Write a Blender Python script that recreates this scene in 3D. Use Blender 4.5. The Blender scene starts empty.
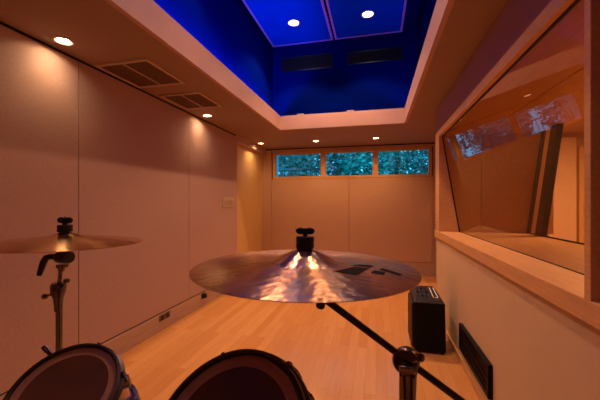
import bpy, bmesh, math, random
from mathutils import Vector, Matrix, Quaternion
random.seed(7)
PI = math.pi
SC = bpy.context.scene
COL = SC.collection

# ------------------------------------------------------------------ mesh helpers
class MB:
    """Collects shapes and links them as one mesh object."""
    def __init__(self): self.bm = bmesh.new()
    def box(self, x0, x1, y0, y1, z0, z1, bevel=0):
        bm = bmesh.new()
        vs = [bm.verts.new((x, y, z)) for x in (x0, x1) for y in (y0, y1) for z in (z0, z1)]
        for f in ((0,1,3,2), (4,6,7,5), (0,4,5,1), (2,3,7,6), (0,2,6,4), (1,5,7,3)):
            bm.faces.new([vs[i] for i in f])
        if bevel:
            bmesh.ops.bevel(bm, geom=bm.edges[:], offset=bevel, segments=2, affect='EDGES', profile=.5)
        self._take(bm); return self
    def _take(self, bm, M=None):
        if M is not None: bmesh.ops.transform(bm, matrix=M, verts=bm.verts[:])
        me = bpy.data.meshes.new('tmp'); bm.to_mesh(me); bm.free()
        self.bm.from_mesh(me); bpy.data.meshes.remove(me)
    def hexa(self, pts, bevel=0):
        """eight corners: bottom ring of four, then top ring of four"""
        bm = bmesh.new(); v = [bm.verts.new(p) for p in pts]
        for f in ((3,2,1,0), (4,5,6,7), (0,1,5,4), (1,2,6,5), (2,3,7,6), (3,0,4,7)):
            bm.faces.new([v[i] for i in f])
        bmesh.ops.recalc_face_normals(bm, faces=bm.faces[:])
        if bevel: bmesh.ops.bevel(bm, geom=bm.edges[:], offset=bevel, segments=2, affect='EDGES', profile=.5)
        self._take(bm); return self
    def lathe(self, prof, seg=48, M=None, close=False):
        """profile of (r, z) turned about z"""
        bm = bmesh.new(); rings = []
        for r, z in prof:
            if r < 1e-6: rings.append([bm.verts.new((0, 0, z))])
            else: rings.append([bm.verts.new((r*math.cos(2*PI*k/seg), r*math.sin(2*PI*k/seg), z)) for k in range(seg)])
        pairs = list(zip(rings[:-1], rings[1:]))
        if close: pairs.append((rings[-1], rings[0]))
        for a, b in pairs:
            for k in range(seg):
                k2 = (k+1) % seg
                if len(a) == 1 and len(b) == 1: continue
                if len(a) == 1: bm.faces.new((a[0], b[k], b[k2]))
                elif len(b) == 1: bm.faces.new((a[k], b[0], a[k2]))
                else: bm.faces.new((a[k], b[k], b[k2], a[k2]))
        bmesh.ops.recalc_face_normals(bm, faces=bm.faces[:])
        self._take(bm, M); return self
    def tube(self, pts, r, seg=16):
        """round bar along points; r a number or one per point"""
        pts = [Vector(p) for p in pts]; rs = r if isinstance(r, (list, tuple)) else [r]*len(pts)
        bm = bmesh.new(); rings = []
        prev = None
        for i, p in enumerate(pts):
            t = (pts[min(i+1, len(pts)-1)] - pts[max(i-1, 0)]).normalized()
            if prev is None:
                u = t.cross(Vector((0, 0, 1)));
                if u.length < .05: u = t.cross(Vector((1, 0, 0)))
                u.normalize()
            else:
                u = (prev - t*prev.dot(t)).normalized()
            prev = u; w = t.cross(u)
            rings.append([bm.verts.new(p + rs[i]*(u*math.cos(2*PI*k/seg) + w*math.sin(2*PI*k/seg))) for k in range(seg)])
        for a, b in zip(rings[:-1], rings[1:]):
            for k in range(seg): bm.faces.new((a[k], a[(k+1) % seg], b[(k+1) % seg], b[k]))
        bm.faces.new(rings[0][::-1]); bm.faces.new(rings[-1])
        bmesh.ops.recalc_face_normals(bm, faces=bm.faces[:])
        self._take(bm); return self
    def quad(self, a, b, c, d):
        v = [self.bm.verts.new(p) for p in (a, b, c, d)]; self.bm.faces.new(v); return self
    def build(self, name, m, parent=None, smooth=False, auto=None):
        me = bpy.data.meshes.new(name); self.bm.to_mesh(me); self.bm.free()
        o = bpy.data.objects.new(name, me); COL.objects.link(o)
        if m: me.materials.append(m)
        if smooth or auto:
            for p in me.polygons: p.use_smooth = True
            if auto: me.set_sharp_from_angle(angle=math.radians(auto))
        if parent: o.parent = parent
        return o

def tag(o, label=None, cat=None, group=None, kind=None):
    if label: o['label'] = label
    if cat: o['category'] = cat
    if group: o['group'] = group
    if kind: o['kind'] = kind
    return o
def empty(name, loc, label, cat, group=None, rot=None):
    o = bpy.data.objects.new(name, None); COL.objects.link(o); o.location = loc
    o.empty_display_size = .05
    if rot is not None: o.rotation_mode = 'QUATERNION'; o.rotation_quaternion = rot
    return tag(o, label, cat, group)
def struct(o, label=None):
    return tag(o, label, None, None, 'structure')
def children(o): return [c for c in bpy.data.objects if c.parent == o]
def copy_tree(o, parent=None):
    c = o.copy(); COL.objects.link(c)
    if parent: c.parent = parent
    for ch in children(o): copy_tree(ch, c)
    return c

# ------------------------------------------------------------------ material helpers
def mat(name, col, rough=.5, metal=0, spec=.5, noise=None, bump=None, coat=0):
    """Principled with optional colour noise (scale, amount, stretch) and bump (scale, strength)"""
    m = bpy.data.materials.new(name); m.use_nodes = True
    N = m.node_tree.nodes; L = m.node_tree.links; b = N['Principled BSDF']
    b.inputs['Base Color'].default_value = (*col, 1); b.inputs['Roughness'].default_value = rough
    b.inputs['Metallic'].default_value = metal; b.inputs['Specular IOR Level'].default_value = spec
    b.inputs['Coat Weight'].default_value = coat
    tc = N.new('ShaderNodeTexCoord')
    if noise:
        sc, am, st = noise
        mp = N.new('ShaderNodeMapping'); mp.inputs['Scale'].default_value = st
        nz = N.new('ShaderNodeTexNoise'); nz.inputs['Scale'].default_value = sc; nz.inputs['Detail'].default_value = 5
        rp = N.new('ShaderNodeValToRGB')
        rp.color_ramp.elements[0].position = .3; rp.color_ramp.elements[1].position = .7
        rp.color_ramp.elements[0].color = (*[c*(1-am) for c in col], 1)
        rp.color_ramp.elements[1].color = (*[min(1, c*(1+am)) for c in col], 1)
        L.new(tc.outputs['Object'], mp.inputs['Vector']); L.new(mp.outputs['Vector'], nz.inputs['Vector'])
        L.new(nz.outputs['Fac'], rp.inputs['Fac']); L.new(rp.outputs['Color'], b.inputs['Base Color'])
    if bump:
        nb = N.new('ShaderNodeTexNoise'); nb.inputs['Scale'].default_value = bump[0]
        bp = N.new('ShaderNodeBump'); bp.inputs['Strength'].default_value = bump[1]; bp.inputs['Distance'].default_value = .002
        L.new(tc.outputs['Object'], nb.inputs['Vector']); L.new(nb.outputs['Fac'], bp.inputs['Height']); L.new(bp.outputs['Normal'], b.inputs['Normal'])
    return m
def emit(name, col, s):
    m = bpy.data.materials.new(name); m.use_nodes = True; N = m.node_tree.nodes; N.remove(N['Principled BSDF'])
    e = N.new('ShaderNodeEmission'); e.inputs['Color'].default_value = (*col, 1); e.inputs['Strength'].default_value = s
    m.node_tree.links.new(e.outputs[0], N['Material Output'].inputs['Surface']); return m
def glass(name, tint=(1, 1, 1)):
    m = bpy.data.materials.new(name); m.use_nodes = True; N = m.node_tree.nodes; L = m.node_tree.links; N.remove(N['Principled BSDF'])
    t = N.new('ShaderNodeBsdfTransparent'); t.inputs['Color'].default_value = (*tint, 1)
    g = N.new('ShaderNodeBsdfGlossy'); g.inputs['Roughness'].default_value = .0
    f = N.new('ShaderNodeFresnel'); f.inputs['IOR'].default_value = 1.52
    x = N.new('ShaderNodeMixShader')
    L.new(f.outputs[0], x.inputs['Fac']); L.new(t.outputs[0], x.inputs[1]); L.new(g.outputs[0], x.inputs[2])
    L.new(x.outputs[0], N['Material Output'].inputs['Surface']); return m

M = {}
M['fabric'] = mat('wall_fabric', (.50, .35, .31), .95, noise=(60, .05, (1, 1, 1)), bump=(700, .25), spec=.2)
M['fabricback'] = mat('back_wall_fabric', (.55, .37, .26), .95, noise=(60, .05, (1, 1, 1)), bump=(700, .25), spec=.2)
M['mauve'] = mat('mauve_fabric', (.33, .20, .20), .95, noise=(60, .05, (1, 1, 1)), bump=(700, .25), spec=.1)
M['ceiling'] = mat('ceiling_paint', (.31, .205, .165), .8, noise=(3, .03, (1, 1, 1)))
M['fascia'] = mat('fascia_paint', (.47, .30, .25), .6, noise=(4, .04, (1, 1, 1)))
M['wallpaint'] = mat('wall_paint', (.60, .455, .275), .75, noise=(3, .03, (1, 1, 1)), bump=(300, .1))
M['gap'] = mat('shadow_gap', (.015, .01, .01), .9)
M['wood'] = mat('maple_trim', (.62, .36, .16), .42, noise=(6, .10, (1.5, 1.5, 12)), spec=.4)
M['woodh'] = mat('maple_trim_along', (.62, .36, .16), .42, noise=(6, .10, (12, .8, 12)), spec=.4)
M['door'] = mat('maple_door', (.66, .46, .20), .4, noise=(5, .08, (8, 8, .6)), spec=.4)
M['base'] = mat('maple_baseboard', (.50, .35, .27), .55, noise=(6, .10, (3, .6, 10)), spec=.3)
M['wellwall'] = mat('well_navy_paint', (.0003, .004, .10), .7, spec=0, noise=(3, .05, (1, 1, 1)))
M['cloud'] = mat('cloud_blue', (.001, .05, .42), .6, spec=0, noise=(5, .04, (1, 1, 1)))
M['rim'] = mat('cloud_rim', (.42, .20, .62), .5, noise=(6, .06, (1, 1, 1)))  # wood edges; the blue and warm light on them is put into this lilac
M['black'] = mat('black_tolex', (.006, .005, .007), .6, spec=.15, noise=(90, .3, (1, 1, 1)), bump=(500, .4))
M['rubber'] = mat('black_rubber', (.016, .009, .008), .6, noise=(30, .2, (1, 1, 1)))
M['chrome'] = mat('chrome', (.24, .22, .22), .13, metal=1, noise=(25, .08, (1, 1, 1)))
M['darkchrome'] = mat('worn_chrome', (.16, .14, .14), .25, metal=1, noise=(30, .25, (1, 1, 1)))
M['blacksteel'] = mat('dark_steel', (.05, .042, .046), .35, metal=.8, noise=(30, .2, (1, 1, 1)))
M['shell'] = mat('tom_lacquer', (.12, .025, .022), .2, noise=(8, .3, (1, 1, 8)), coat=.6)
M['ring'] = mat('head_ring', (.36, .18, .115), .22, noise=(12, .08, (1, 1, 1)))  # ring of the head, its colour brightened to carry the ceiling's reflection
M['grille'] = mat('vent_dark', (.15, .085, .06), .6, noise=(20, .1, (1, 1, 1)))
M['ventframe'] = mat('vent_frame', (.50, .36, .29), .6, noise=(10, .04, (1, 1, 1)))
M['plate'] = mat('switch_plate', (.52, .42, .30), .45, noise=(10, .04, (1, 1, 1)))
M['white'] = mat('white_plastic', (.75, .72, .68), .4, noise=(10, .03, (1, 1, 1)))
M['copper'] = mat('heater_fin', (.10, .035, .03), .4, metal=.6, noise=(10, .2, (1, 1, 1)))
M['reflector'] = mat('lamp_reflector', (.75, .55, .40), .35, noise=(10, .03, (1, 1, 1)))
M['control'] = mat('control_wall', (.45, .30, .20), .85, noise=(4, .05, (1, 1, 1)))
M['controlpale'] = mat('control_panel_fabric', (.75, .58, .44), .9, noise=(40, .05, (1, 1, 1)))
M['bark'] = mat('bark', (.10, .08, .06), .9, noise=(12, .4, (1, 1, .2)))
M['soil'] = mat('garden_soil', (.06, .08, .05), .95, noise=(5, .4, (1, 1, 1)))
M['concrete'] = mat('reveal_paint', (.60, .62, .66), .7, noise=(6, .05, (1, 1, 1)))
M['glass'] = glass('window_glass')
M['studioglass'] = glass('studio_glass', (.93, .90, .86))
M['lampwarm'] = emit('lamp_warm', (1, .66, .36), 190)
M['lampcool'] = emit('lamp_cool', (.92, .95, 1), 22)
M['ledblue'] = emit('led_blue', (.0, .10, 1), 210)
M['ledblue2'] = emit('led_blue_dim', (.0, .10, 1), 65)

def floor_material():
    m = bpy.data.materials.new('maple_floor'); m.use_nodes = True; N = m.node_tree.nodes; L = m.node_tree.links; b = N['Principled BSDF']
    tc = N.new('ShaderNodeTexCoord'); sp = N.new('ShaderNodeSeparateXYZ'); cb = N.new('ShaderNodeCombineXYZ')
    L.new(tc.outputs['Object'], sp.inputs[0]); L.new(sp.outputs['Y'], cb.inputs['X']); L.new(sp.outputs['X'], cb.inputs['Y'])
    br = N.new('ShaderNodeTexBrick'); br.offset = .37; br.offset_frequency = 2
    br.inputs['Scale'].default_value = 1; br.inputs['Brick Width'].default_value = 1.15; br.inputs['Row Height'].default_value = .083
    br.inputs['Mortar Size'].default_value = .0009; br.inputs['Mortar Smooth'].default_value = .2; br.inputs['Bias'].default_value = 0
    br.inputs['Color1'].default_value = (.65, .315, .098, 1); br.inputs['Color2'].default_value = (.77, .415, .15, 1); br.inputs['Mortar'].default_value = (.45, .22, .08, 1)
    L.new(cb.outputs[0], br.inputs['Vector'])
    mp = N.new('ShaderNodeMapping'); mp.inputs['Scale'].default_value = (22, 1.2, 1)
    nz = N.new('ShaderNodeTexNoise'); nz.inputs['Scale'].default_value = 3; nz.inputs['Detail'].default_value = 6
    L.new(tc.outputs['Object'], mp.inputs[0]); L.new(mp.outputs[0], nz.inputs['Vector'])
    rp = N.new('ShaderNodeValToRGB'); rp.color_ramp.elements[0].color = (.82, .80, .78, 1); rp.color_ramp.elements[1].color = (1.08, 1.08, 1.08, 1)
    L.new(nz.outputs['Fac'], rp.inputs[0])
    mx = N.new('ShaderNodeMix'); mx.data_type = 'RGBA'; mx.blend_type = 'MULTIPLY'; mx.inputs['Factor'].default_value = 1
    L.new(br.outputs['Color'], mx.inputs['A']); L.new(rp.outputs['Color'], mx.inputs['B']); L.new(mx.outputs['Result'], b.inputs['Base Color'])
    b.inputs['Roughness'].default_value = .22; b.inputs['Specular IOR Level'].default_value = .5
    return m
M['floor'] = floor_material()

def cymbal_material(name, base, dark, rough, hammer=.6):
    m = bpy.data.materials.new(name); m.use_nodes = True; N = m.node_tree.nodes; L = m.node_tree.links; b = N['Principled BSDF']
    tc = N.new('ShaderNodeTexCoord')
    nz = N.new('ShaderNodeTexNoise'); nz.inputs['Scale'].default_value = 9; nz.inputs['Detail'].default_value = 4
    rp = N.new('ShaderNodeValToRGB'); rp.color_ramp.elements[0].position = .35; rp.color_ramp.elements[1].position = .68
    rp.color_ramp.elements[0].color = (*dark, 1); rp.color_ramp.elements[1].color = (*base, 1)
    L.new(tc.outputs['Object'], nz.inputs['Vector']); L.new(nz.outputs['Fac'], rp.inputs[0]); L.new(rp.outputs[0], b.inputs['Base Color'])
    b.inputs['Metallic'].default_value = 1; b.inputs['Roughness'].default_value = rough
    b.inputs['Anisotropic'].default_value = .85; b.inputs['Anisotropic Rotation'].default_value = .25
    tg = N.new('ShaderNodeTangent'); tg.direction_type = 'RADIAL'; tg.axis = 'Z'; L.new(tg.outputs[0], b.inputs['Tangent'])
    # hammer dimples and lathe grooves
    vo = N.new('ShaderNodeTexVoronoi'); vo.inputs['Scale'].default_value = 64; vo.feature = 'SMOOTH_F1'
    L.new(tc.outputs['Object'], vo.inputs['Vector'])
    ln = N.new('ShaderNodeVectorMath'); ln.operation = 'LENGTH'; L.new(tc.outputs['Object'], ln.inputs[0])
    wv = N.new('ShaderNodeMath'); wv.operation = 'MULTIPLY'; wv.inputs[1].default_value = 1500; L.new(ln.outputs['Value'], wv.inputs[0])
    sn = N.new('ShaderNodeMath'); sn.operation = 'SINE'; L.new(wv.outputs[0], sn.inputs[0])
    b1 = N.new('ShaderNodeBump'); b1.inputs['Strength'].default_value = hammer; b1.inputs['Distance'].default_value = .0015; L.new(vo.outputs['Distance'], b1.inputs['Height'])
    b2 = N.new('ShaderNodeBump'); b2.inputs['Strength'].default_value = .12; b2.inputs['Distance'].default_value = .0004; L.new(sn.outputs[0], b2.inputs['Height'])
    L.new(b1.outputs[0], b2.inputs['Normal']); L.new(b2.outputs[0], b.inputs['Normal'])
    return m
M['cymbal'] = cymbal_material('cymbal_bronze', (.84, .54, .29), (.46, .28, .18), .26)
M['cymbal2'] = cymbal_material('cymbal_golden', (.82, .50, .22), (.60, .35, .15), .19, .06)
M['ink'] = mat('cymbal_ink', (.02, .014, .014), .85, spec=.1, noise=(120, .4, (1, 1, 1)))
def leaf_material(name, c1, c2):
    m = bpy.data.materials.new(name); m.use_nodes = True; N = m.node_tree.nodes; L = m.node_tree.links; b = N['Principled BSDF']
    g = N.new('ShaderNodeNewGeometry'); rp = N.new('ShaderNodeValToRGB')
    rp.color_ramp.elements[0].color = (*c1, 1); rp.color_ramp.elements[1].color = (*c2, 1)
    L.new(g.outputs['Random Per Island'], rp.inputs[0]); L.new(rp.outputs[0], b.inputs['Base Color']); b.inputs['Roughness'].default_value = .8; b.inputs['Specular IOR Level'].default_value = .2
    return m
M['leafA'] = leaf_material('leaves_deep', (.03, .20, .18), (.16, .55, .48))
M['leafB'] = leaf_material('leaves_light', (.06, .28, .24), (.32, .75, .62))
def head_material():
    m = mat('drum_head_film', (.10, .038, .024), .24, noise=(5, .25, (1, 1, 1)), spec=.3); return m
M['head'] = head_material()

# ------------------------------------------------------------------ layout (metres; camera at the origin, room runs along +Y)
H = 1.35; CE = 2.46
XL, XR, YB, YN = -2.22, .70, 6.24, -3.2
OX0, OX1, OY0, OY1 = -1.41, .385, -1.6, 4.62         # the light well's opening

DOWN = [(-2.08, 1.74), (-2.08, 3.65), (-2.08, 5.58), (-1.04, 5.58), (0.0, 5.58)]
RH = .050                                            # radius of a downlight's hole

# ---- floor
struct(MB().box(-2.7, 5.0, YN-.2, 6.5, -.12, 0).build('floor', M['floor']))

# ---- ceiling with the well's opening and a hole for each downlight
def ceiling():
    bm = bmesh.new(); edges = []
    def loop(pts):
        v = [bm.verts.new((x, y, CE)) for x, y in pts]
        for i in range(len(v)): edges.append(bm.edges.new((v[i], v[(i+1) % len(v)])))
    loop([(-2.7, YN-.2), (.95, YN-.2), (.95, 4.05), (1.3, 4.05), (1.3, 6.5), (-2.7, 6.5)])
    loop([(OX0, OY0), (OX0, OY1), (OX1, OY1), (OX1, OY0)])
    for x, y in DOWN: loop([(x+RH*math.cos(2*PI*k/32), y+RH*math.sin(2*PI*k/32)) for k in range(32)])
    bmesh.ops.triangle_fill(bm, use_beauty=True, use_dissolve=False, edges=edges, normal=(0, 0, -1))
    me = bpy.data.meshes.new('ceiling'); bm.to_mesh(me); bm.free()
    o = bpy.data.objects.new('ceiling', me); COL.objects.link(o); me.materials.append(M['ceiling']); return o
struct(ceiling())
# roof above the ceiling (keeps daylight out)
struct(MB().box(-2.9, -1.62, YN-.3, 6.6, 2.62, 2.7).box(.60, 5.2, YN-.3, 6.6, 2.62, 2.7).box(-1.62, .60, 4.80, 6.6, 2.62, 2.7)
       .box(-1.62, .60, YN-.3, -1.75, 2.62, 2.7).build('roof', M['ceiling']))

# ---- light well: fascia ring, walls, lid
f = MB(); T = .035; FZ = 2.668
f.box(OX0-T, OX0, OY0-T, OY1+T, CE-.001, FZ).box(OX1, OX1+T, OY0-T, OY1+T, CE-.001, FZ)
f.box(OX0, OX1, OY1, OY1+T, CE-.001, FZ).box(OX0, OX1, OY0-T, OY0, CE-.001, FZ)
struct(f.build('trim_1', M['fascia']))
WX0, WX1, WY0, WY1, WZ = -1.575, .56, -1.72, 4.74, 3.92
struct(MB().box(WX0-.05, OX0-T, WY0, WY1, CE+.06, CE+.155).box(OX1+T, WX1+.05, WY0, WY1, CE+.06, CE+.155)
       .box(WX0, WX1, OY1+T, WY1+.05, CE+.06, CE+.08).build('trim_2', M['wellwall']))
struct(MB().box(WX0-.06, WX0, WY0, WY1, CE+.05, WZ).build('wall_well_left', M['wellwall']))
struct(MB().box(WX1, WX1+.06, WY0, WY1, CE+.05, WZ).build('wall_well_right', M['wellwall']))
struct(MB().box(WX0-.06, WX1+.06, WY1, WY1+.06, CE+.05, WZ).build('wall_well_back', M['wellwall']))
struct(MB().box(WX0-.06, WX1+.06, WY0-.06, WY0, CE+.05, WZ).build('wall_well_near', M['wellwall']))
struct(MB().box(WX0-.06, WX1+.06, WY0-.06, WY1+.06, WZ, WZ+.06).build('ceiling_well', M['wellwall']))

# ---- left wall: backing, fabric panels, seams
wl = MB().box(XL-.22, XL-.012, YN, 4.82, 0, CE+.1).build('wall_left', M['gap']); struct(wl)
ys = [YN, -2.46, -.98, .50, 1.98, 3.46, 4.84]
for a, b in zip(ys[:-1], ys[1:]):
    MB().box(XL-.03, XL, a+.003, b-.003, .185, 2.437, .002).build('panel', M['fabric'], wl)
MB().box(XL-.2, XL-.002, 4.822, 4.838, 0, CE).build('end_trim', M['wood'], wl)
struct(MB().box(XL-.012, XL+.012, YN, 4.84, 0, .172, .002).build('baseboard_left', M['base']))
# recessed door beyond the end of the left wall
d1 = MB().box(-2.345, -2.30, 4.96, 6.16, .01, 2.33, .002).build('door_1', M['door']); struct(d1)
MB().box(-2.36, -2.285, 4.86, 4.96, 0, 2.37).box(-2.36, -2.285, 6.16, 6.24, 0, 2.37).box(-2.36, -2.285, 4.96, 6.16, 2.33, 2.37).build('door_frame', M['door'], d1)
struct(MB().box(-2.5, -2.215, 4.84, 6.3, 2.365, CE+.1).build('trim_3', M['fabric']))
struct(MB().box(-2.6, -2.36, 4.8, 6.4, 0, CE+.1).build('wall_left_far', M['control']))

# ---- back wall with the window strip
WXa, WXb, Wz0, Wz1 = -2.06, 1.005, 1.862, 2.372
wb = MB()
wb.box(-2.7, 1.4, YB+.012, YB+.22, 0, Wz0).box(-2.7, 1.4, YB+.012, YB+.22, Wz1, CE+.15)
wb.box(-2.7, WXa, YB+.012, YB+.22, Wz0, Wz1).box(WXb, 1.4, YB+.012, YB+.22, Wz0, Wz1)
wb = wb.build('wall_back', M['gap']); struct(wb)
for a, b, z0, z1 in ((-2.30, -2.093, .255, 2.43), (-2.087, -.513, .255, 1.835), (-.507, 1.01, .255, 1.835)):
    MB().box(a, b, YB-.015, YB+.015, z0, z1, .002).build('panel', M['fabricback'], wb)
MB().box(-2.087, 1.06, YB-.012, YB+.015, Wz1+.012, 2.437).build('head_trim', M['base'], wb)
MB().box(1.014, 1.06, YB-.005, YB+.015, 0, 2.43).build('end_trim', M['base'], wb)
struct(MB().box(-2.3, 1.06, YB-.012, YB+.014, 0, .248, .002).build('baseboard_back', M['base']))
# frame of the strip: shared head, sill, mullions belong to the three windows
bars = [-2.06, -1.012, -.01, .995]
for i in range(3):
    a, b = bars[i], bars[i+1]
    win = MB()
    l = .055 if i == 0 else .048; r = .055
    win.box(a, b, YB-.022, YB+.06, Wz1-.036, Wz1+.01).box(a, b, YB-.022, YB+.06, Wz0-.022, Wz0+.026)
    win.box(a, a+l, YB-.022, YB+.06, Wz0+.026, Wz1-.036).box(b-r+.002, b, YB-.022, YB+.06, Wz0+.026, Wz1-.036)
    w = win.build('window_%d' % (i+1), M['woodh']); struct(w)
    MB().box(a+l, b-r, YB+.02, YB+.026, Wz0+.026, Wz1-.036).build('pane', M['glass'], w)
struct(MB().box(WXa-.002, WXa+.02, YB+.065, YB+.3, Wz0, Wz1).box(WXb-.02, WXb+.002, YB+.065, YB+.3, Wz0, Wz1)
       .box(WXa, WXb, YB+.065, YB+.3, Wz0-.01, Wz0+.012).build('trim_4', M['concrete']))

# ---- right wall of the drum room and the studio window in it
Y0, Y1, YA = 1.258, 3.84, -.25                                # clear opening of the studio window
struct(MB().box(XR, 1.12, YN, 4.05, 0, .95).box(XR, 1.12, YN, YA-.1, .95, 2.165).build('wall_right', M['wallpaint']))
struct(MB().box(XR, 1.12, YN, 4.05, 2.165, CE+.1).build('wall_right_upper', M['mauve']))
struct(MB().box(1.06, 1.3, 4.05, 6.4, 0, CE+.1).build('wall_right_far', M['fabric']))
struct(MB().box(XR-.013, XR+.002, YN, 4.05, 0, .055, .002).build('baseboard_right', M['wood']))
w4 = MB()
w4.box(XR-.022, 1.115, YA-.1, 4.055, .952, 1.03, .003)                 # sill
w4.box(XR-.012, 1.115, YA-.1, 4.055, 2.10, 2.167, .002)                # head
w4.box(XR-.012, 1.115, Y1, 4.055, 1.028, 2.102, .002)                # far jamb
w4.box(XR-.022, 1.115, Y0-.034, Y0, 1.028, 2.102, .002).box(XR-.012, 1.115, YA-.1, YA, 1.028, 2.102, .002)                  # near jamb
w4 = w4.build('window_4', M['woodh']); struct(w4)
gb, gt = Vector((.90, 0, 1.030)), Vector((.722, 0, 2.101))            # the pane leans into the room at its top
def slanted(b, t, y0, y1, th, ins=0):
    u = (t-b).normalized(); n = Vector((u.z, 0, -u.x))*th/2; b = b+u*ins; t = t-u*ins
    P = lambda p, s, y: (p.x+s*n.x, y, p.z+s*n.z)
    return [P(b, -1, y0), P(b, 1, y0), P(b, 1, y1), P(b, -1, y1), P(t, -1, y0), P(t, 1, y0), P(t, 1, y1), P(t, -1, y1)]
q = MB(); pts = slanted(gb, gt, Y0, Y1, .0)
q.quad(pts[0], pts[4], pts[7], pts[3]); q.build('pane', M['studioglass'], w4)
q = MB(); pts = slanted(gb, gt, YA, Y0-.034, .0); q.quad(pts[0], pts[4], pts[7], pts[3]); q.build('pane', M['studioglass'], w4)
g = MB(); gu = (gt-gb).normalized()
g.hexa(slanted(gb, gb+gu*.004, Y0, Y1, .008)).hexa(slanted(gt-gu*.012, gt, Y0, Y1, .010))
g.hexa(slanted(gb, gt, Y1-.010, Y1, .012)).hexa(slanted(gb, gt, Y0, Y0+.008, .018))
g.build('gasket', M['rubber'], w4)
# control-room side of the same window
w5 = MB()
w5.box(1.122, 1.62, YA-.1, 4.055, .952, 1.028, .002).box(1.122, 1.80, YA-.1, 4.055, 2.10, 2.167).box(1.122, 1.80, Y1, 4.055, 1.026, 2.102).box(1.122, 1.80, Y0-.034, Y0, 1.026, 2.102).box(1.122, 1.80, YA-.1, YA, 1.026, 2.102)
w5 = w5.build('window_5', M['woodh']); struct(w5)
pb, pt = Vector((1.56, 0, 1.028)), Vector((1.70, 0, 2.101))
q = MB(); pts = slanted(pb, pt, Y0, Y1, 0); q.quad(pts[0], pts[4], pts[7], pts[3]); q.build('pane', M['studioglass'], w5)
q = MB(); pts = slanted(pb, pt, YA, Y0-.034, 0); q.quad(pts[0], pts[4], pts[7], pts[3]); q.build('pane', M['studioglass'], w5)
pu = (pt-pb).normalized()
MB().hexa(slanted(pb, pt, Y1-.055, Y1, .02)).hexa(slanted(pb, pb+pu*.012, Y0, Y1, .02)).build('gasket', M['rubber'], w5)
MB().hexa(slanted(pb, pt, 3.50, 3.62, .05)).build('mullion', M['blacksteel'], w5)
# control room shell
struct(MB().box(1.125, 1.62, YN, 4.05, 0, .95).box(1.125, 1.8, YN, 4.05, 2.167, CE+.1).box(1.125, 1.8, YN, YA-.1, .95, 2.167).box(1.3, 1.8, 4.055, 6.4, 0, CE+.1).build('wall_control_window', M['control']))
struct(MB().box(4.6, 4.8, YN, 6.4, 0, CE+.1).build('wall_control_right', M['control']))
struct(MB().box(1.3, 4.8, 6.0, 6.2, 0, CE+.1).box(1.7, 4.8, YN-.2, YN, 0, CE+.1).build('wall_control_back', M['control']))
struct(MB().box(1.1, 4.8, YN, 6.4, CE+.02, CE+.1).build('ceiling_control', M['control']))
struct(MB().box(2.72, 3.10, 5.94, 6.0, .1, 2.4, .004).build('trim_5', M['controlpale']))
d2 = MB().box(3.14, 4.1, 5.94, 5.99, .01, 2.25, .003).build('door_2', M['door']); struct(d2)
MB().tube([(3.30, 5.87, .95), (3.30, 5.87, 2.05)], .014).tube([(3.30, 5.87, 1.05), (3.30, 5.945, 1.05)], .01).tube([(3.30, 5.87, 1.95), (3.30, 5.945, 1.95)], .01).build('handle', M['darkchrome'], d2)
# wall behind the camera
struct(MB().box(-2.7, 1.2, YN-.25, YN, 0, CE+.1).build('wall_near', M['fabric']))

# ------------------------------------------------------------------ recessed downlights
def downlight(loc):
    r = empty('recessed_downlight', loc, 'x', 'downlight', 'warm recessed downlights')
    MB().lathe([(RH-.004, 0), (RH+.016, -.001), (RH+.018, -.004), (RH+.014, -.006), (RH-.004, -.005)], 40, close=True).build('trim_ring', M['ventframe'], r, smooth=True)
    MB().lathe([(RH-.003, -.004), (RH-.005, .006), (RH-.010, .016), (RH-.013, .022)], 40).build('reflector', M['reflector'], r, smooth=True)
    MB().lathe([(0, .018), (RH-.012, .018), (RH-.012, .022), (0, .022)], 40).build('lamp', M['lampwarm'], r)
    return r
LBL = ['glowing recessed downlight at the near end, above the left wall by the larger ceiling vent',
       'small recessed downlight just past the second ceiling vent, beside the left wall',
       'recessed downlight in front of the tall maple door, leftmost of the far row',
       'recessed downlight in the middle of the far row above the strip windows',
       'recessed downlight at the right end of the far row of three']
p0 = downlight((*DOWN[0], CE))
for i, (x, y) in enumerate(DOWN):
    o = p0 if i == 0 else copy_tree(p0)
    o.location = (x, y, CE); o['label'] = LBL[i]

# ------------------------------------------------------------------ ceiling vents
def ceiling_vent(x0, x1, y0, y1, label):
    cx, cy = (x0+x1)/2, (y0+y1)/2; r = empty('ceiling_vent', (cx, cy, CE), label, 'vent', 'ceiling vents on the left')
    a, b = (x1-x0)/2, (y1-y0)/2; fw = .028
    MB().box(-a, a, -b, -b+fw, -.014, 0).box(-a, a, b-fw, b, -.014, 0).box(-a, -a+fw, -b+fw, b-fw, -.014, 0).box(a-fw, a, -b+fw, b-fw, -.014, 0).build('frame', M['ventframe'], r)
    MB().box(-.007, .007, -b+fw, b-fw, -.012, 0).build('divider', M['ventframe'], r)
    for s in (-1, 1):
        m = MB(); xa, xb = (-a+fw, -.007) if s < 0 else (.007, a-fw)
        m.box(xa, xb, -b+fw, b-fw, -.0015, 0)
        n = 16
        for k in range(n):
            y = -b+fw+(k+.5)*(2*b-2*fw)/n
            m.hexa([(xa, y-.006, -.003), (xb, y-.006, -.003), (xb, y-.004, -.003), (xa, y-.004, -.003),
                    (xa, y+.004, -.011), (xb, y+.004, -.011), (xb, y+.006, -.011), (xa, y+.006, -.011)])
        m.build('grille', M['grille'], r)
    return r
ceiling_vent(-2.20, -1.70, 2.09, 2.60, 'larger looking two-part ceiling vent beside the near downlight')
ceiling_vent(-2.17, -1.70, 2.84, 3.32, 'second two-part ceiling vent, farther back, next to the small downlight')

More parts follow.
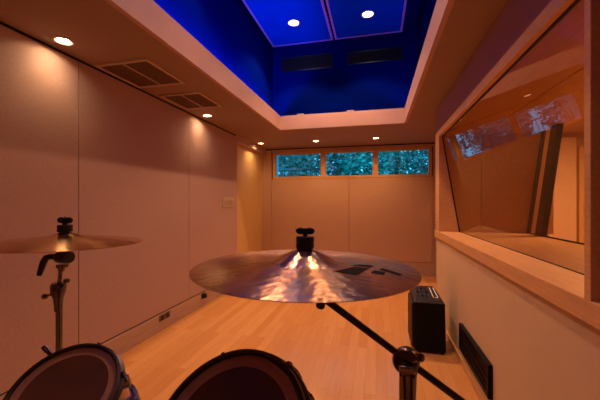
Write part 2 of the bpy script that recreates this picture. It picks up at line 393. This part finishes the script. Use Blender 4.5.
# ------------------------------------------------------------------ inside the well: panels, lamps, dark grilles, LED strips
PZ = 3.72
def cloud(x0, x1, y0, y1, label):
    cx, cy = (x0+x1)/2, (y0+y1)/2; r = empty('ceiling_panel', (cx, cy, PZ), label, 'ceiling panel', 'framed panels at the top of the light well')
    a, b = (x1-x0)/2, (y1-y0)/2; fw = .026
    MB().box(-a+fw, a-fw, -b+fw, b-fw, .006, .03).build('board', M['cloud'], r)
    MB().box(-a, a, -b, -b+fw, 0, .04).box(-a, a, b-fw, b, 0, .04).box(-a, -a+fw, -b+fw, b-fw, 0, .04).box(a-fw, a, -b+fw, b-fw, 0, .04).build('frame', M['rim'], r)
    for sx in (-1, 1):
        for sy in (-1, 1): MB().tube([(sx*(a-.1), sy*(b-.1), .03), (sx*(a-.1), sy*(b-.1), WZ-PZ)], .004, 8).build('hanger', M['blacksteel'], r)
    return r
cloud(-1.525, -.607, .6, 4.612, 'blue ceiling panel with lilac-lit frame on the left of the light well')
cloud(-.575, .352, .6, 4.612, 'blue ceiling panel with lilac-lit frame on the right of the light well')
def well_lamp(x, y, label):
    r = empty('panel_downlight', (x, y, PZ+.006), label, 'downlight', 'cool white lamps in the light well panels')
    MB().lathe([(.066, 0), (.082, -.002), (.084, -.008), (.078, -.012), (.064, -.010)], 40, close=True).build('trim_ring', M['rim'], r, smooth=True)
    MB().lathe([(0, -.016), (.035, -.014), (.058, -.009), (.065, -.002), (0, -.001)], 40).build('lamp', M['lampcool'], r, smooth=True)
well_lamp(-1.053, 4.05, 'bright white round lamp in the left blue panel of the light well')
well_lamp(-.102, 4.08, 'bright white round lamp in the right blue panel of the light well')
def well_grille(x0, x1, z0, z1, label):
    cx = (x0+x1)/2; r = empty('wall_grille', (cx, WY1, (z0+z1)/2), label, 'vent', 'dark grilles high on the blue wall')
    a, c = (x1-x0)/2, (z1-z0)/2
    MB().box(-a, a, -.012, 0, -c, -c+.014).box(-a, a, -.012, 0, c-.014, c).box(-a, -a+.014, -.012, 0, -c+.014, c-.014).box(a-.014, a, -.012, 0, -c+.014, c-.014).build('frame', M['blacksteel'], r)
    m = MB().box(-a+.014, a-.014, -.003, 0, -c+.014, c-.014)
    for k in range(9):
        z = -c+.02+(k+.5)*(2*c-.04)/9
        m.hexa([(-a+.014, -.010, z-.006), (a-.014, -.010, z-.006), (a-.014, -.009, z-.003), (-a+.014, -.009, z-.003),
                (-a+.014, -.004, z+.003), (a-.014, -.004, z+.003), (a-.014, -.003, z+.006), (-a+.014, -.003, z+.006)])
    m.build('slats', M['rubber'], r)
well_grille(-1.425, -.638, 3.375, 3.60, 'black grille on the left of the blue well wall')
well_grille(-.415, .372, 3.39, 3.575, 'black grille on the right of the blue well wall')
def led(x, label, mm):
    o = empty('led_strip', (x, 1.5, CE+.16), label, 'led strip')
    MB().box(-.012, .012, -3.05, 3.05, -.005, .008).build('channel', M['white'], o)
    MB().box(-.008, .008, -3.04, 3.04, .008, .014).build('diode_tape', mm, o)
    return o
led(-1.475, 'blue led strip glowing in the cove along the left of the light well', M['ledblue'])
led(.475, 'added blue led strip, unseen in the cove along the right of the light well', M['ledblue2'])  # added strip, out of sight, brings more blue to the right panel
for x, lab in ((-1.10, 'small pale clip on the left of the fascia ledge under the blue wall'), (-.36, 'small pale clip near the middle of the fascia ledge under the blue wall')):
    r = empty('ledge_clip', (x, OY1+.01, FZ), lab, 'clip', 'clips on the fascia ledge')
    MB().box(-.05, .05, -.012, .03, 0, .016, .003).build('clip_body', M['fascia'], r)

# ------------------------------------------------------------------ wall things
r = empty('light_switch', (XL, 4.52, 1.36), 'square beige switch panel on the left wall near the maple door', 'switch')
MB().box(0, .012, -.19, .19, -.075, .075, .003).build('wall_plate', M['plate'], r)
for k in range(4): MB().box(.012, .018, -.14+.075*k, -.14+.075*k+.045, -.035, .035, .002).build('rocker', M['ventframe'], r)
def outlet(y, label, m, grp=None):
    r = empty('power_outlet', (XL+.012, y, .135), label, 'outlet', grp)
    MB().box(0, .008, -.085, .085, -.032, .032, .002).build('wall_plate', m, r)
    for s in (-1, 1):
        c = MB().lathe([(0, .003), (.024, .003), (.026, 0)], 24, Matrix.Translation((.008, s*.042, 0)) @ Matrix.Rotation(PI/2, 4, 'Y')).build('socket', M['rubber'], r)
    return r
outlet(2.98, 'twin power outlet low on the baseboard of the left wall, in shadow', M['grille'])
r = empty('floor_plug', (XL+.012, 3.76, .135), 'small black plug on the left baseboard just under the big cymbal', 'plug')
MB().box(0, .010, -.04, .04, -.034, .034, .002).build('wall_plate', M['rubber'], r)
MB().box(.010, .05, -.026, .026, -.026, .026, .006).build('plug_body', M['rubber'], r)

# heater register low on the right wall
r = empty('wall_register', (XR, 2.535, .243), 'long black slatted register low on the right wall', 'vent')
a, c = .357, .106
m = MB().box(-.028, 0, -a, a, -c, -c+.022, .002).box(-.028, 0, -a, a, c-.022, c, .002).box(-.028, 0, -a, -a+.03, -c+.022, c-.022).box(-.028, 0, a-.03, a, -c+.022, c-.022)
m.build('frame', M['black'], r)
MB().box(-.004, 0, -a+.03, a-.03, -c+.022, c-.022).build('back_plate', M['rubber'], r)
m = MB()
for k in range(30): y = -a+.04+k*(2*a-.08)/29; m.box(-.018, -.005, y-.002, y+.002, -c+.022, c-.022)
m.build('fins', M['copper'], r)
m = MB()
for k in range(3): z = -.05+k*.05; m.box(-.024, -.019, -a+.03, a-.03, z-.005, z+.005)
m.build('bars', M['black'], r)
MB().box(-.0295, -.027, -a+.02, a-.02, c-.026, c-.022).box(-.0295, -.027, -a+.02, a-.02, -c+.020, -c+.024).build('bright_edge', M['darkchrome'], r)

# ------------------------------------------------------------------ amplifier on the floor by the right wall
r = empty('guitar_amplifier', (.468, 3.225, 0), 'black floor-standing amplifier box beside the right wall under the studio window', 'amplifier')
# leaning box; x half .135, y from -.19 to .21
MB().hexa([(-.125, -.19, .018), (.137, -.19, .018), (.137, .20, .018), (-.125, .20, .018),
           (-.135, -.19, .455), (.128, -.19, .455), (.128, .20, .47), (-.135, .20, .47)], .008).build('cabinet', M['black'], r)
MB().hexa([(-.132, -.188, .452), (.126, -.188, .452), (.126, .20, .468), (-.132, .20, .468),
           (-.118, -.16, .472), (.112, -.16, .472), (.085, .19, .515), (-.055, .19, .515)], .003).build('top_panel', M['blacksteel'], r)
MB().box(-.152, -.132, -.17, .18, .04, .44, .004).build('speaker_grille', M['rubber'], r)
tp = lambda x, y: (x, y, .474+(y+.16)*.123)
m = MB()
for (xa, ya, xb, yb) in ((.045, -.10, .045, .14), (.085, -.10, .078, .14), (.045, -.10, .085, -.10)):
    m.tube([tp(xa, ya), tp(xb, yb)], .005, 8)
m.build('slider_frame', M['white'], r)
for i in range(3):
    for j in range(3):
        x, y = -.085+.04*i+.004*j, -.08+.085*j; x = max(-.09, x)
        MB().lathe([(0, .016), (.008, .016), (.010, .002), (.012, 0)], 16, Matrix.Translation(tp(x, y))).build('knob', M['rubber'] if (i+j) % 2 else M['chrome'], r, auto=30)
for x in (-.1, .11):
    for y in (-.16, .17): MB().lathe([(0, 0), (.016, 0), (.019, .018), (0, .02)], 16, Matrix.Translation((x, y, 0))).build('foot', M['rubber'], r)

# ------------------------------------------------------------------ cymbals and stands
def cymbal_profile(R, bellr, bellh, bow):
    top = []
    n = 26
    hole = .006
    for i in range(n+1):
        rr = hole+(R-hole)*i/n
        z = bow*(1-((rr/R)**1.9))
        if rr < bellr*1.25:
            t = rr/(bellr*1.25); z += bellh*(1-t*t)**1.7 if t < 1 else 0
        top.append((rr, z))
    th = .0012
    return top + [(a, z-th) for a, z in reversed(top)]
def make_cymbal(loc, R, bellr, bellh, bow, tilt, label, m):
    q = Quaternion(Vector((0, 1, 0)), tilt[0]) @ Quaternion(Vector((1, 0, 0)), tilt[1])
    r = MB().lathe(cymbal_profile(R, bellr, bellh, bow), 128, close=True).build('cymbal', m, None, auto=40)
    r.location = loc; r.rotation_mode = 'QUATERNION'; r.rotation_quaternion = q
    return tag(r, label, 'cymbal')

def on_cym(R, bow, x, y, lift=.0006):
    rr = math.hypot(x, y); return (x, y, bow*(1-((rr/R)**1.9))+lift)

# big ride cymbal in front
C1 = Vector((-.15, .672, 1.2115)); R1 = .2365; BW1 = .014
cym1 = make_cymbal(C1, R1, .064, .026, BW1, (math.radians(.8), math.radians(.5)), 'large bronze ride cymbal in the centre foreground with dark maker mark', M['cymbal'])
m = MB()
def patch(m, pts, n=6):
    """four corners on the bow, filled with a grid that follows the curve"""
    a, b, c, d = [Vector((*p, 0)) for p in pts]
    a, b, c, d = [v+Vector((-.012, -.022, 0)) for v in (a, b, c, d)]
    P = [[(a.lerp(b, i/n)).lerp(d.lerp(c, i/n), j/n) for i in range(n+1)] for j in range(n+1)]
    V = [[m.bm.verts.new(on_cym(R1, BW1, p.x, p.y)) for p in row] for row in P]
    for j in range(n):
        for i in range(n): m.bm.faces.new((V[j][i], V[j][i+1], V[j+1][i+1], V[j+1][i]))
# the maker's mark: a dark wedge shaped emblem and two strokes beside it
patch(m, [(.085, -.055), (.128, -.060), (.150, .005), (.118, .000)])
patch(m, [(.112, .012), (.150, .015), (.158, .035), (.128, .030)])
patch(m, [(.152, -.030), (.176, -.034), (.180, -.012), (.160, -.006)])
patch(m, [(.168, .008), (.205, -.020), (.212, -.008), (.176, .022)])
m.build('maker_mark', M['ink'], cym1)

def wing_nut(par, z, s=1.0, rot=0):
    m = MB().lathe([(0, 0), (.006*s, 0), (.006*s, .006*s), (.0075*s, .008*s), (.0075*s, .017*s), (0, .0175*s)], 20, Matrix.Translation((0, 0, z)))
    for sg in (-1, 1):
        m.lathe([(0, .0032*s), (.009*s, .0028*s), (.0118*s, 0), (.009*s, -.0028*s), (0, -.0032*s)], 28,
                Matrix.Translation((0, 0, z)) @ Matrix.Rotation(rot, 4, 'Z') @ Matrix.Translation((sg*.0105*s, 0, .0115*s)) @ Matrix.Scale(.70, 4, (0, 0, 1)) @ Matrix.Rotation(PI/2, 4, 'X'))
    return m.build('wing_nut', M['rubber'], par, auto=40)

def tripod(par, x, y, z0, reach, n=3, rot=.4):
    for k in range(n):
        a = rot+2*PI*k/n; d = Vector((math.cos(a), math.sin(a), 0))
        c = Vector((x, y, 0))
        lg = MB().tube([c+Vector((0, 0, z0))+d*.02, c+d*reach*.55+Vector((0, 0, z0*.5)), c+d*reach+Vector((0, 0, .02))], .008, 12)
        lg.tube([c+Vector((0, 0, z0*.38)), c+d*reach*.55+Vector((0, 0, z0*.5))], .006, 10)
        l = lg.build('leg', M['chrome'], par, auto=40)
        MB().lathe([(0, 0), (.014, 0), (.016, .012), (.012, .034), (0, .036)], 16, Matrix.Translation(c+d*reach)).build('rubber_foot', M['rubber'], l, auto=40)

# boom stand for the big cymbal: post on the right, boom running up left to the tilter under the cymbal
J = Vector((.0633, .7141, 1.0143))
A = Vector((-0.1140, 0.6822, 1.1460))                       # tilter under the cymbal
post = Vector((J.x+.004, J.y+.012, 0))
st = empty('boom_cymbal_stand', (post.x, post.y, 0), 'chrome boom stand with round joint carrying the large centre cymbal', 'cymbal stand')
O = post
def L(v): return Vector(v)-O
MB().tube([L((post.x, post.y, .45)), L((post.x, post.y, J.z-.02))], .0115, 20).build('post', M['blacksteel'], st, auto=40)
MB().tube([L((post.x, post.y, .12)), L((post.x, post.y, .52))], .0145, 20).build('lower_tube', M['chrome'], st, auto=40)
# socket under the joint: fluted cup
MB().lathe([(0, -.09), (.0135, -.09), (.0165, -.088), (.0185, -.04), (.020, -.022), (.018, -.008), (0, -.004)], 24, Matrix.Translation(L(post+Vector((0, 0, J.z))))).build('socket', M['darkchrome'], st, auto=40)
for k in (-1, 1): MB().box(J.x-O.x+k*.0135-.0025, J.x-O.x+k*.0135+.0025, -.032, -.016, J.z-.092, J.z-.026, .001).build('socket_rib', M['chrome'], st)
d = (A-J).normalized()
E2 = J-d*.25
MB().tube([L(A), L(J), L(E2)], .0078, 20).build('boom_arm', M['blacksteel'], st, auto=40)
# round ratchet joint facing the camera
to = Vector((-.22, -.96, .15)).normalized(); Q = to.to_track_quat('Z', 'Y').to_matrix().to_4x4()
MB().lathe([(0, -.017), (.022, -.017), (.026, -.012), (.0275, -.004), (.0275, .001), (.0225, .003), (.0225, .006), (.0275, .008), (.0275, .014), (.024, .019), (.012, .022), (0, .022)], 40, Matrix.Translation(L(J)) @ Q).build('ratchet_joint', M['darkchrome'], st, auto=35)
MB().tube([L(J)+to*.02, L(J)+to*.034], .006, 12).box(J.x-O.x-.018, J.x-O.x+.016, J.y-O.y-.044, J.y-O.y-.036, J.z-.004, J.z+.006, .002).lathe([(0, -.0025), (.007, -.002), (.009, 0), (.007, .002), (0, .0025)], 20, Matrix.Translation((J.x-O.x+.024, J.y-O.y-.03, J.z+.022)) @ Matrix.Rotation(1.2, 4, 'X')).tube([L(J)+Vector((.012, -.02, .008)), (J.x-O.x+.024, J.y-O.y-.03, J.z+.022)], .004, 10).build('wing_screw', M['chrome'], st, auto=40)
# tilter, rod, sleeve and wing nut
up = cym1.rotation_quaternion @ Vector((0, 0, 1))
tm = MB().tube([L(A+Vector((.006, 0, .004))), L(A+Vector((-.006, 0, -.008)))], .0085, 16).tube([L(A)+Vector((0, .012, 0)), L(A)+Vector((0, -.014, -.003))], .007, 14)
tm.tube([L(A), L((-0.1129, 0.6567, 1.1346))], [.011, .0095], 14)
tm.build('tilter', M['rubber'], st, auto=40)
BT = BW1+.0255
MB().tube([L(A), L(C1+up*.02), L(C1+up*(BT+.045))], .0035, 12).build('rod', M['chrome'], st, auto=40)
MB().lathe([(.0036, 0), (.0185, 0), (.0195, .002), (.0195, .012), (.0185, .0125), (.0185, .0135), (.0195, .014), (.0195, .024), (.0185, .026), (.0036, .026)], 32,
           Matrix.Translation(L(C1+up*(BT+.0005))) @ up.to_track_quat('Z', 'Y').to_matrix().to_4x4(), close=True).build('felt_sleeve', M['rubber'], st, auto=40)
wn = wing_nut(st, 0, .92, .1); wn.location = L(C1+up*(BT+.028))
tripod(st, 0, 0, .16, .30, rot=.9)

# smaller cymbal on the left with its straight stand
C2 = Vector((-1.094, .921, 1.206)); R2 = .252; BW2 = .024
cym2 = make_cymbal(C2, R2, .050, .016, BW2, (math.radians(.6), math.radians(-.8)), 'golden crash cymbal on the straight stand by the left wall', M['cymbal2'])
P2 = Vector((-1.124, .924, 0))
s2 = empty('straight_cymbal_stand', P2, 'chrome straight stand with black lever under the left cymbal', 'cymbal stand')
def K(x, y, z): return Vector((x, y, z))
c = C2-P2; z = C2.z
# tilter block below the cymbal
MB().lathe([(0, -.024), (.022, -.024), (.0235, -.021), (.0235, .021), (.022, .024), (0, .024)], 28, Matrix.Translation((c.x-.003, c.y, z-.052)) @ Matrix.Rotation(PI/2, 4, 'Y') @ Matrix.Scale(.92, 4, (1, 0, 0))).build('tilter', M['blacksteel'], s2, auto=35)
MB().lathe([(0, -.012), (.018, -.012), (.020, -.006), (.018, 0), (0, 0)], 20, Matrix.Translation((c.x-.012, c.y, z-.078))).lathe([(0, -.026), (.009, -.026), (.012, -.012), (0, -.012)], 20, Matrix.Translation((c.x-.016, c.y, z-.078))).build('ratchet', M['darkchrome'], s2, auto=35)
MB().tube([K(c.x-.028, c.y, z-.052), K(c.x-.062, c.y-.004, z-.052), K(c.x-.078, c.y-.006, z-.056), K(c.x-.088, c.y-.008, z-.072), K(c.x-.104, c.y-.012, z-.120)], [.0095, .0105, .011, .0115, .0085], 14).build('tilt_lever', M['rubber'], s2, auto=40)
MB().tube([K(c.x, c.y, z-.03), K(c.x, c.y, z+.095)], .0035, 10).build('rod', M['chrome'], s2)
BT2 = BW2+.0155
MB().lathe([(.0036, 0), (.0225, 0), (.0240, .002), (.0240, .0115), (.0225, .0125), (.0225, .0135), (.024, .0145), (.024, .022), (.022, .025), (.0036, .025)], 32, Matrix.Translation((c.x, c.y, z+BT2+.0006)), close=True).build('felt_sleeve', M['rubber'], s2, auto=40)
w = wing_nut(s2, 0, 1.4, .15); w.location = (c.x, c.y, z+BT2+.026)
MB().tube([K(c.x-.018, c.y, z-.09), K(0, 0, z-.155), K(0, 0, z-.22)], .007, 14).build('upper_rod', M['chrome'], s2, auto=40)
MB().lathe([(0, -.075), (.0125, -.075), (.013, -.06), (.016, -.03), (.024, -.006), (.025, .018), (.021, .027), (0, .028)], 20, Matrix.Translation((-.004, 0, z-.175))).build('clamp', M['darkchrome'], s2, auto=35)
MB().tube([K(-.02, -.004, z-.188), K(-.048, -.008, z-.196)], .005, 10).lathe([(0, -.010), (.009, -.008), (.012, 0), (.009, .008), (0, .010)], 16, Matrix.Translation((-.054, -.009, z-.198))).build('clamp_screw', M['chrome'], s2, auto=40)
MB().tube([K(.018, 0, z-.160), K(.036, -.004, z-.140)], .004, 10).lathe([(0, -.008), (.009, -.006), (.011, 0), (.009, .006), (0, .008)], 16, Matrix.Translation((.040, -.005, z-.136))).build('memory_screw', M['darkchrome'], s2, auto=40)
MB().tube([K(0, 0, .42), K(0, 0, z-.23)], .0110, 20).build('pole', M['chrome'], s2, auto=40)
MB().tube([K(0, 0, .10), K(0, 0, .48)], .0140, 20).build('lower_tube', M['chrome'], s2, auto=40)
MB().lathe([(0, 0), (.02, 0), (.022, .05), (.016, .06), (0, .06)], 20, Matrix.Translation((0, 0, .45))).build('lower_clamp', M['darkchrome'], s2, auto=35)
MB().tube([K(-.006, -.012, z-.418), K(-.034, -.016, z-.392)], [.0075, .0085], 12).tube([K(-.034, -.016, z-.392), K(-.05, -.018, z-.376)], [.010, .009], 12).build('height_screw', M['darkchrome'], s2, auto=40)
tripod(s2, 0, 0, .14, .32, rot=1.2)

# ------------------------------------------------------------------ toms
def make_tom(loc, n, R, depth, spin, label):
    n = Vector(n).normalized(); q = n.to_track_quat('Z', 'Y') @ Quaternion((0, 0, 1), spin)
    t = empty('tom_drum', loc, label, 'drum', 'toms of the drum kit', q)
    MB().lathe([(R-.010, -.012), (R-.004, -.010), (R-.004, -depth), (R-.010, -depth+.002)], 72, close=True).build('shell', M['shell'], t, auto=40)
    hd = MB().lathe([(0, -.0075), (R*.80, -.0075)], 72).build('drumhead', M['head'], t)
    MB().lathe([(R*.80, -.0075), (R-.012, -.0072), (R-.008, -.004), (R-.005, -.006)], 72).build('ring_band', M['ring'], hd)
    hoop = [(R-.006, -.006), (R-.005, .0), (R-.002, .003), (R+.003, .002), (R+.0045, -.004), (R+.0035, -.014), (R+.010, -.017), (R+.011, -.021), (R-.001, -.022), (R-.003, -.012)]
    MB().lathe(hoop, 96, close=True).build('hoop', M['blacksteel'], t, auto=50)
    MB().lathe([(a, -depth-.006-b) for a, b in hoop], 96, close=True).build('hoop', M['darkchrome'], t, auto=50)
    MB().lathe([(0, -depth-.001), (R-.006, -depth-.001)], 64).build('bottom_head', M['head'], t)
    nl = 6
    for k in range(nl):
        a = 2*PI*k/nl; rm = Matrix.Rotation(a, 4, 'Z')
        lgs = []
        for zc in (-.048, -depth+.048):
            mm = MB().box(R-.006, R+.016, -.011, .011, zc-.017, zc+.017, .004); bmesh.ops.transform(mm.bm, matrix=rm, verts=mm.bm.verts[:])
            lgs.append(mm.build('lug', M['darkchrome'], t, auto=40))
        ca, sa = math.cos(a)*(R+.0085), math.sin(a)*(R+.0085)
        MB().tube([(ca, sa, -.05), (ca, sa, -.006)], .003, 10).lathe([(0, .004), (.004, .004), (.0042, -.002), (.0065, -.003), (.0065, -.006), (0, -.006)], 14, Matrix.Translation((ca, sa, -.010))).build('tension_rod', M['chrome'], lgs[0], auto=40)
        MB().tube([(ca, sa, -depth+.05), (ca, sa, -depth+.006)], .003, 10).build('tension_rod', M['chrome'], lgs[1], auto=40)
    return t
def nrm(el, az): return (math.cos(el)*math.cos(az), math.cos(el)*math.sin(az), math.sin(el))
n1, n2 = Vector(nrm(.984, -1.282)), Vector(nrm(.895, -1.80))
T1, RT1 = Vector((-.752, .625, .886)), .125
T2, RT2 = Vector((-.235, .465, .985)), .133
make_tom(T1, n1, RT1, .20, .35, 'smaller looking tom drum at lower left, in front of the straight cymbal stand')
make_tom(T2, n2, RT2, .20, .1, 'tom drum at the bottom centre under the big cymbal')
# the tom stand below the frame
ts = empty('tom_stand', (-.50, .80, 0), 'chrome double stand carrying the two toms', 'drum stand')
o = Vector((-.50, .80, 0))
MB().tube([(0, 0, .1), (0, 0, .66)], .014, 18).build('post', M['chrome'], ts, auto=40)
for T, nn, RR in ((T1, n1, RT1), (T2, n2, RT2)):
    ax = T-nn*.13; side = (Vector((-.50, .80, .70))-ax); side -= nn*side.dot(nn); side.normalize()
    e = ax+side*(RR+.014)
    MB().tube([Vector((0, 0, .64)), (Vector((0, 0, .66))+(e-o))*.5, e-o], .008, 12).build('arm', M['darkchrome'], ts, auto=40)
tripod(ts, 0, 0, .16, .28, rot=.2)

# ------------------------------------------------------------------ garden outside the strip windows
struct(MB().box(-9, 9, 6.6, 22, 1.3, 1.45).build('ground', M['soil']))
def tree(x, y, h, cr, n, m, label, trunk=.09):
    t = empty('garden_tree', (x, y, 1.45), label, 'tree', 'trees beyond the strip windows')
    rnd = random.Random(int(x*100)+int(y*10))
    MB().tube([(0, 0, 0), (.05, .02, h*.4), (-.04, .05, h*.85)], [trunk, trunk*.75, trunk*.3], 10).build('trunk', M['bark'], t, auto=40)
    b = MB()
    for k in range(n):
        a, u = rnd.uniform(0, 2*PI), rnd.uniform(-1, 1); rr = rnd.random()**.4
        s = math.sqrt(1-u*u); p = Vector((cr*rr*s*math.cos(a), cr*rr*s*math.sin(a), h*.52+h*.55*rr*u))
        e = Vector((rnd.gauss(0, 1), rnd.gauss(0, 1), rnd.gauss(0, .6))).normalized(); f2 = e.cross(Vector((rnd.gauss(0, 1), rnd.gauss(0, 1), rnd.gauss(0, 1)))).normalized()
        l = rnd.uniform(.05, .12); w = l*.42
        b.quad(p-e*l, p+f2*w, p+e*l, p-f2*w)
    b.build('foliage', m, t)
TR = [(-6.9, 11.0, 3.3, 'leafA', 'dark tree at the far left of the garden row, beyond the railing'),
      (-4.7, 11.0, 3.5, 'leafB', 'light leafy tree beyond the railing, second from the left of the front row'),
      (-2.5, 11.0, 3.3, 'leafA', 'dark green tree seen through the left strip window'),
      (-.3, 11.0, 3.4, 'leafB', 'light green tree seen through the middle strip window'),
      (1.9, 11.0, 3.3, 'leafA', 'dark green tree seen through the right strip window'),
      (-3.6, 13.3, 4.2, 'leafB', 'taller light tree in the second row, at the left window edge'),
      (-1.4, 13.3, 4.3, 'leafA', 'taller dark tree in the second row between left and middle windows'),
      (.8, 13.3, 4.2, 'leafB', 'taller light tree in the second row between middle and right windows'),
      (3.0, 13.3, 4.3, 'leafA', 'taller dark tree in the second row at the right window edge')]
for x, y, h, mm, lb in TR: tree(x, y, h, 1.0, 4600, M[mm], lb)
rl = empty('garden_railing', (-4.6, 8.9, 1.45), 'dark metal railing outside the left strip window', 'railing')
zt = .88
MB().box(-3.4, 3.1, -.02, .02, zt-.02, zt+.02).box(-3.4, 3.1, -.012, .012, .06, .09).build('rail', M['darkchrome'], rl)
m = MB()
for k in range(60): x = -3.38+k*.11; m.box(x-.007, x+.007, -.007, .007, .06, zt-.02)
m.build('balusters', M['blacksteel'], rl)
for x in (-3.4, -1.2, 1.0, 3.1): MB().box(x-.025, x+.025, -.025, .025, 0, zt+.02).build('post', M['blacksteel'], rl)

# ------------------------------------------------------------------ lights
WARM = (1, .43, .155)
def spot(x, y, z, e, col=WARM, ang=100, blend=.8, r=.03, tgt=None):
    l = bpy.data.lights.new('spot', 'SPOT'); l.energy = e; l.color = col; l.spot_size = math.radians(ang); l.spot_blend = blend; l.shadow_soft_size = r
    o = bpy.data.objects.new('spot_light', l); COL.objects.link(o); o.location = (x, y, z)
    return o
for x, y in DOWN: spot(x, y, CE-.006, 3.5 if y < 5 else (10 if x < -2 else 30), ang=100 if y < 5 else 140)
for x, y in ((-2.08, -.18), (-2.08, -2.1)): spot(x, y, CE-.006, 9)
for x, y in ((-1.04, -2.1), (0, -2.1), (.3, -2.1)): spot(x, y, CE-.006, 14)
# lamps of the well's panels (the nearer ones lie above the frame)
COOL = (1, .51, .275)
for x in (-1.053, -.102):
    spot(x, 4.06, PZ-.03, 125, COOL, 112, .35, .04)
    for y, e in ((2.3, 80), (.4, 9), (-1.1, 5)): spot(x, y, PZ-.03, e, COOL, 112, .35, .04)
# a little warm light in the control room
a = bpy.data.lights.new('control_lamp', 'AREA'); a.energy = 85; a.color = WARM; a.size = .5
o = bpy.data.objects.new('control_lamp', a); COL.objects.link(o); o.location = (2.7, 3.9, CE-.02)

# ------------------------------------------------------------------ sky
w = bpy.data.worlds.new('World'); SC.world = w; w.use_nodes = True
bg = w.node_tree.nodes['Background']; bg.inputs['Color'].default_value = (.04, .44, .80, 1); bg.inputs['Strength'].default_value = 3.1

# ------------------------------------------------------------------ camera
cd = bpy.data.cameras.new('camera'); cam = bpy.data.objects.new('camera', cd); COL.objects.link(cam)
cd.sensor_width = 36; cd.lens = 318/600*36; cd.shift_y = 3/600; cd.clip_start = .02
cam.location = (0, 0, H); cam.rotation_euler = (PI/2, 0, math.atan(76/318))
SC.camera = cam
vs = SC.view_settings; vs.view_transform = 'Standard'; vs.look = 'None'; vs.gamma = 1; vs.exposure = 0; vs.use_curve_mapping = False
SC.cycles.use_denoising = True
SC.cycles.max_bounces = 10; SC.cycles.diffuse_bounces = 6; SC.cycles.glossy_bounces = 6; SC.cycles.transparent_max_bounces = 12
SC.cycles.sample_clamp_indirect = 6
